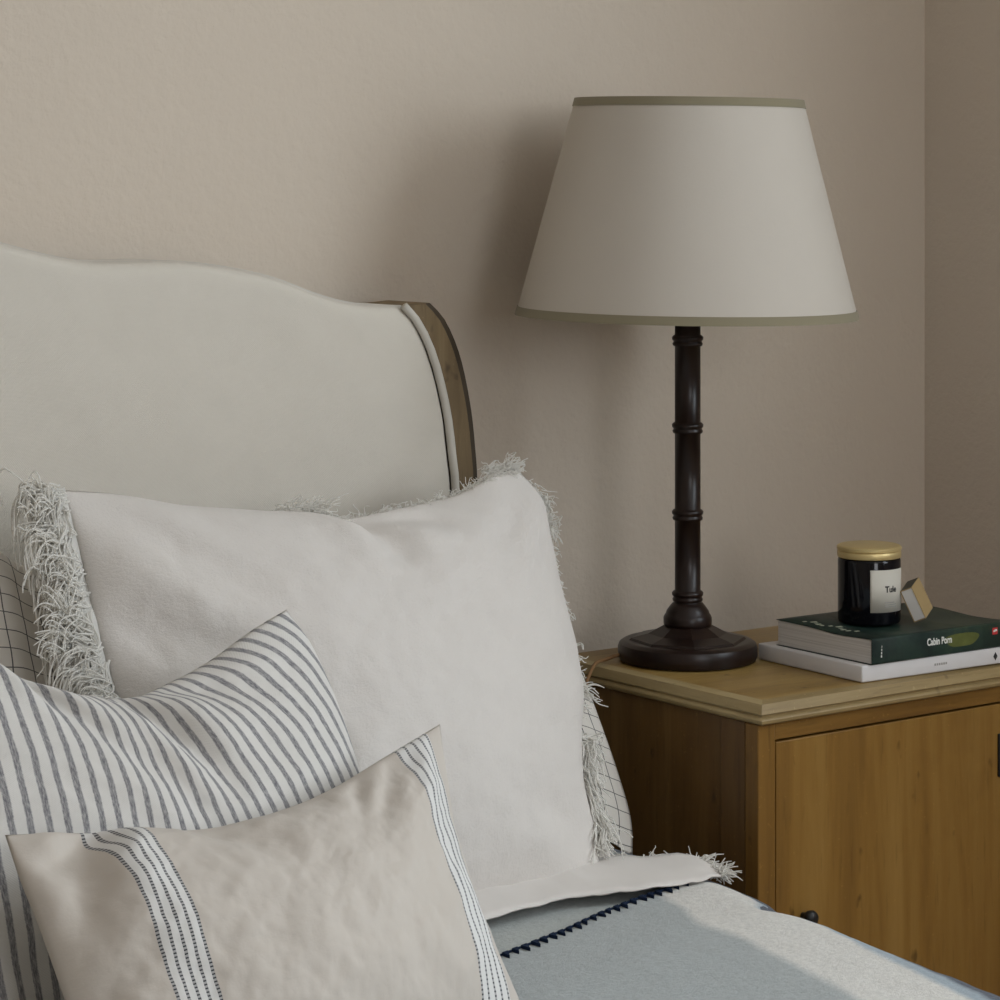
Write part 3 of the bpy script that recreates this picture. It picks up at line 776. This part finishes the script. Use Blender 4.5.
# ------------------------------------------------------------------ books
class Frame:
    def __init__(s, o, ang):
        s.o = Vector(o); s.x = Vector((math.cos(ang), math.sin(ang), 0)); s.y = Vector((-math.sin(ang), math.cos(ang), 0))
    def __call__(s, a, b, c=0): return s.o + s.x * a + s.y * b + Vector((0, 0, c))
def place(bm, fr):
    for v in bm.verts: v.co = fr(v.co.x, v.co.y, v.co.z)
wf = Frame((2.159, 2.197, NZ), R(-2.5))
wb = thing('white_book', 'thin white book lying flat on the nightstand under the green book', 'book', wf(.12, .1))
H1 = .0195
bm = newbox(0, .255, 0, .1800, .0005, H1, bevel=.0022, seg=3); place(bm, wf)
put('cover', bm, M['white_book'], wb, True)
auto(wb.children[0], 30)
bm = bmesh.new()
c0 = [(.2018, H1 * .50), (.2050, H1 * .50 + .0048), (.2082, H1 * .50), (.2050, H1 * .50 - .0048)]
A = [bm.verts.new(wf(a, -.0004, b)) for a, b in c0]; B = [bm.verts.new(wf(a, .0004, b)) for a, b in c0]
bm.faces.new(A); bm.faces.new(B[::-1])
for i in range(4): bm.faces.new((A[i], B[i], B[(i + 1) % 4], A[(i + 1) % 4]))
put('diamond_mark', bm, M['ink'], wb, False, 'black diamond on the spine')
bm = bmesh.new()
for i in range(6): box(bm, .1095 + i * .0034, .1117 + i * .0034, -.0003, .0003, H1 * .5 - .0012, H1 * .5 + .0013)
place(bm, wf); put('spine_lettering', bm, M['grey_ink'], wb, False, 'faint grey lettering on the spine')

gf = Frame((2.170, 2.193, NZ + H1), R(-1.5))
gb = thing('green_book', 'dark green paperback lying on the white book under the candle', 'book', gf(.11, .085))
H2, GL, GW = .0290, .214, .160
def sag(b): return -.0022 * math.exp(-((b - .055) / .035) ** 2) + .0008 * (b / GW)
bm = bmesh.new()                                             # page block
n = 24
for xs in (.0012, GL - .0012): pass
V = []
for xs in (.0012, GL - .0012):
    V.append([[bm.verts.new(gf(xs, .002 + (GW - .004) * i / n, zz)) for i in range(n + 1)] for zz in (.0012,)] + [[bm.verts.new(gf(xs, .002 + (GW - .004) * i / n, H2 - .0012 + sag(GW * i / n))) for i in range(n + 1)]])
for q in V:
    for i in range(n): bm.faces.new((q[0][i], q[0][i + 1], q[1][i + 1], q[1][i]))
for r_ in (0, 1):
    for i in range(n): bm.faces.new((V[0][r_][i], V[0][r_][i + 1], V[1][r_][i + 1], V[1][r_][i]))
for i in (0, n): bm.faces.new((V[0][0][i], V[0][1][i], V[1][1][i], V[1][0][i]))
put('pages', bm, M['pages'], gb, False)
bm = bmesh.new()                                             # wrap-round cover
sec = [(GW, .0003)] + [(.0015, .0003), (.0002, .0012), (0, .003), (0, H2 - .003), (.0003, H2 - .0010), (.0020, H2)] + [(GW * i / 20, H2 + sag(GW * i / 20)) for i in range(1, 21)]
outer = [[bm.verts.new(gf(xs, b, c_)) for b, c_ in sec] for xs in (0, GL * .33, GL * .66, GL)]
for A, B in zip(outer, outer[1:]):
    for i in range(len(sec) - 1): bm.faces.new((A[i], A[i + 1], B[i + 1], B[i]))
o = put('cover', bm, M['cover'], gb, True); auto(o, 40)
md = o.modifiers.new('thickness', 'SOLIDIFY'); md.thickness = .0007; md.offset = 0
def spine_at(a, zz): return gf(a, -.0006, zz)
text_part('title', 'Cabin Porn', .0112, M['white_ink'], spine_at(.0845, .0168), gf.x, (0, 0, 1), gb, squeeze=.76, bold=.00025, label='white title on the spine')
bm = bmesh.new(); rg = random.Random(3)
pts = [(.140 + .026 * math.cos(t) * (1 + .12 * math.sin(3 * t)), .0150 + .0088 * math.sin(t) * (1 + .15 * math.cos(2 * t))) for t in [2 * math.pi * i / 28 for i in range(28)]]
A = [bm.verts.new(gf(a_, -.00055, b_)) for a_, b_ in pts]; B = [bm.verts.new(gf(a_, -.0002, b_)) for a_, b_ in pts]
bm.faces.new(A); bm.faces.new(B[::-1])
for i in range(28): bm.faces.new((A[i], B[i], B[(i + 1) % 28], A[(i + 1) % 28]))
put('spine_picture', bm, M['cover_patch'], gb, False, 'olive meadow print on the spine')
bm = newbox(.1885, .1970, -.0006, .0002, .0155, .0235, bevel=.0003); place(bm, gf)
red = put('red_mark', bm, M['red_ink'], gb, False, 'small red mark on the spine')
bm = bmesh.new()
for a_, b_, w_, h_ in ((.1899, .0186, .0017, .002), (.1919, .0190, .0015, .0026), (.1938, .0193, .0018, .0022)): box(bm, a_, a_ + w_, -.0009, -.0005, b_, b_ + h_)
place(bm, gf); put('red_mark_lettering', bm, M['white_ink'], red, False)
bm = bmesh.new()
for i in range(4): box(bm, .0135 + .0004 * i, .0150, -.0008, -.0003, .0075 + i * .0036, .0100 + i * .0036)
place(bm, gf); put('spine_lettering', bm, M['white_ink'], gb, False, 'tiny pale lettering near the left end')
bm = bmesh.new(); rg = random.Random(8)
for i in range(11):
    b_ = .128 - i * .0072; a_ = .0125 + .0045 * math.sin(i * 1.3) + i * .0012; w_ = rg.uniform(.004, .009)
    zz = H2 + sag(b_) + .0005
    box(bm, a_, a_ + w_, b_ - .0016, b_ + .0016, zz - .0003, zz + .0003)
place(bm, gf); put('cover_lettering', bm, M['pale_print'], gb, False, 'pale lettering on the front cover')

# ------------------------------------------------------------------ candle
CZ = NZ + H1 + H2 + .0004
KX, KY, KR = 2.252, 2.280, .0362
candle = thing('candle_jar', 'black glass candle jar with a brass lid standing on the green book', 'candle', (KX, KY, CZ))
bm = bmesh.new()
lathe(bm, [(0, CZ), (KR - .004, CZ), (KR - .001, CZ + .0012), (KR, CZ + .004), (KR, CZ + .0715), (KR - .0008, CZ + .074), (KR - .002, CZ + .075), (0, CZ + .075)], KX, KY, 72)
auto(put('jar', bm, M['jar'], candle), 40)
bm = bmesh.new()
LR = KR + .0006
lathe(bm, [(0, CZ + .0752), (LR - .0004, CZ + .0752), (LR, CZ + .0758), (LR, CZ + .0815), (LR - .0006, CZ + .0826), (LR - .0012, CZ + .0832), (LR + .0005, CZ + .0840), (LR + .0006, CZ + .0868), (LR - .0005, CZ + .0880), (LR - .003, CZ + .0890), (0, CZ + .0892)], KX, KY, 72)
auto(put('lid', bm, M['brass'], candle), 40)
ca = math.atan2(-KY, -KX)                                     # direction from the jar towards the viewer
def onjar(s_, zz, off): an = ca + s_ / KR; return Vector((KX + (KR + off) * math.cos(an), KY + (KR + off) * math.sin(an), CZ + zz))
bm = bmesh.new(); n = 20; s0, s1, z0, z1 = .0012, .0525, .0155, .0640
V = [[bm.verts.new(onjar(s0 + (s1 - s0) * i / n, zz, .0004)) for i in range(n + 1)] for zz in (z0, z1)]
for i in range(n): bm.faces.new((V[0][i], V[0][i + 1], V[1][i + 1], V[1][i]))
o = put('label', bm, M['label'], candle, True, 'cream paper label')
md = o.modifiers.new('thickness', 'SOLIDIFY'); md.thickness = .0003; md.offset = 0
lab = o
text_part('label_title', 'Tule', .0100, M['ink'], (0, 0, 0), (1, 0, 0), (0, 1, 0), lab, .0001, .92, 'CENTER', None, bold=.00025, bend=lambda x_, y_, z_: onjar(.0268 + x_, .0415 + y_, .0008 + z_))
bm = bmesh.new()
def jarbar(a0, a1, zz, h):
    q = [bm.verts.new(onjar(a0 + (a1 - a0) * i / 6, zz + d, .0009)) for i in range(7) for d in (0, h)]
    for i in range(6): bm.faces.new((q[2 * i], q[2 * i + 2], q[2 * i + 3], q[2 * i + 1]))
for i in range(3): jarbar(.018, .035 - .003 * (i == 2), .0215 + i * .0024, .0009)
o = put('label_small_print', bm, M['grey_ink'], lab, False)
md = o.modifiers.new('thickness', 'SOLIDIFY'); md.thickness = .0002

# ------------------------------------------------------------------ matchbox, tipped against the jar
mb = thing('matchbox', 'small kraft matchbox with a white tray tipped against the candle jar', 'matchbox', (2.285, 2.245, CZ))
# local axes: long side rises and leans to the left, end faces the viewer, depth runs away to the right
E_up = Vector((-.799 * .42, .602 * .42, .91)).normalized()
E_dep = Vector((.88, .475, 0)); E_dep = (E_dep - E_up * E_dep.dot(E_up)).normalized()
E_w = E_up.cross(E_dep).normalized()
if E_w.y > 0: E_w = -E_w                                      # towards the viewer's right-front
MO = Vector((2.2820, 2.2375, CZ + .0012))
def mbx(bm, a0, a1, b0, b1, c0, c1, bev=.0004):
    vs = box(bm, a0, a1, b0, b1, c0, c1, bev, 1)
def mplace(bm):
    for v in bm.verts: v.co = MO + E_dep * v.co.x + E_w * v.co.y + E_up * v.co.z
bm = bmesh.new()
mbx(bm, 0, .040, 0, .0006, 0, .039, .0002); mbx(bm, 0, .040, .0144, .015, 0, .039, .0002)
mbx(bm, 0, .040, .0006, .0144, 0, .0006, 0); mbx(bm, 0, .040, .0006, .0144, .0384, .039, 0)
mplace(bm); sl = put('sleeve', bm, M['kraft'], mb, False)
bm = newbox(.0003, .0395, .0010, .0140, .0010, .0380, bevel=.0004); mplace(bm); put('tray', bm, M['card_white'], mb, False, 'white inner tray')
bm = newbox(.002, .038, .001, .014, .03905, .0393, bevel=0); mplace(bm); put('striker', bm, M['striker'], sl, False, 'dark striking strip')
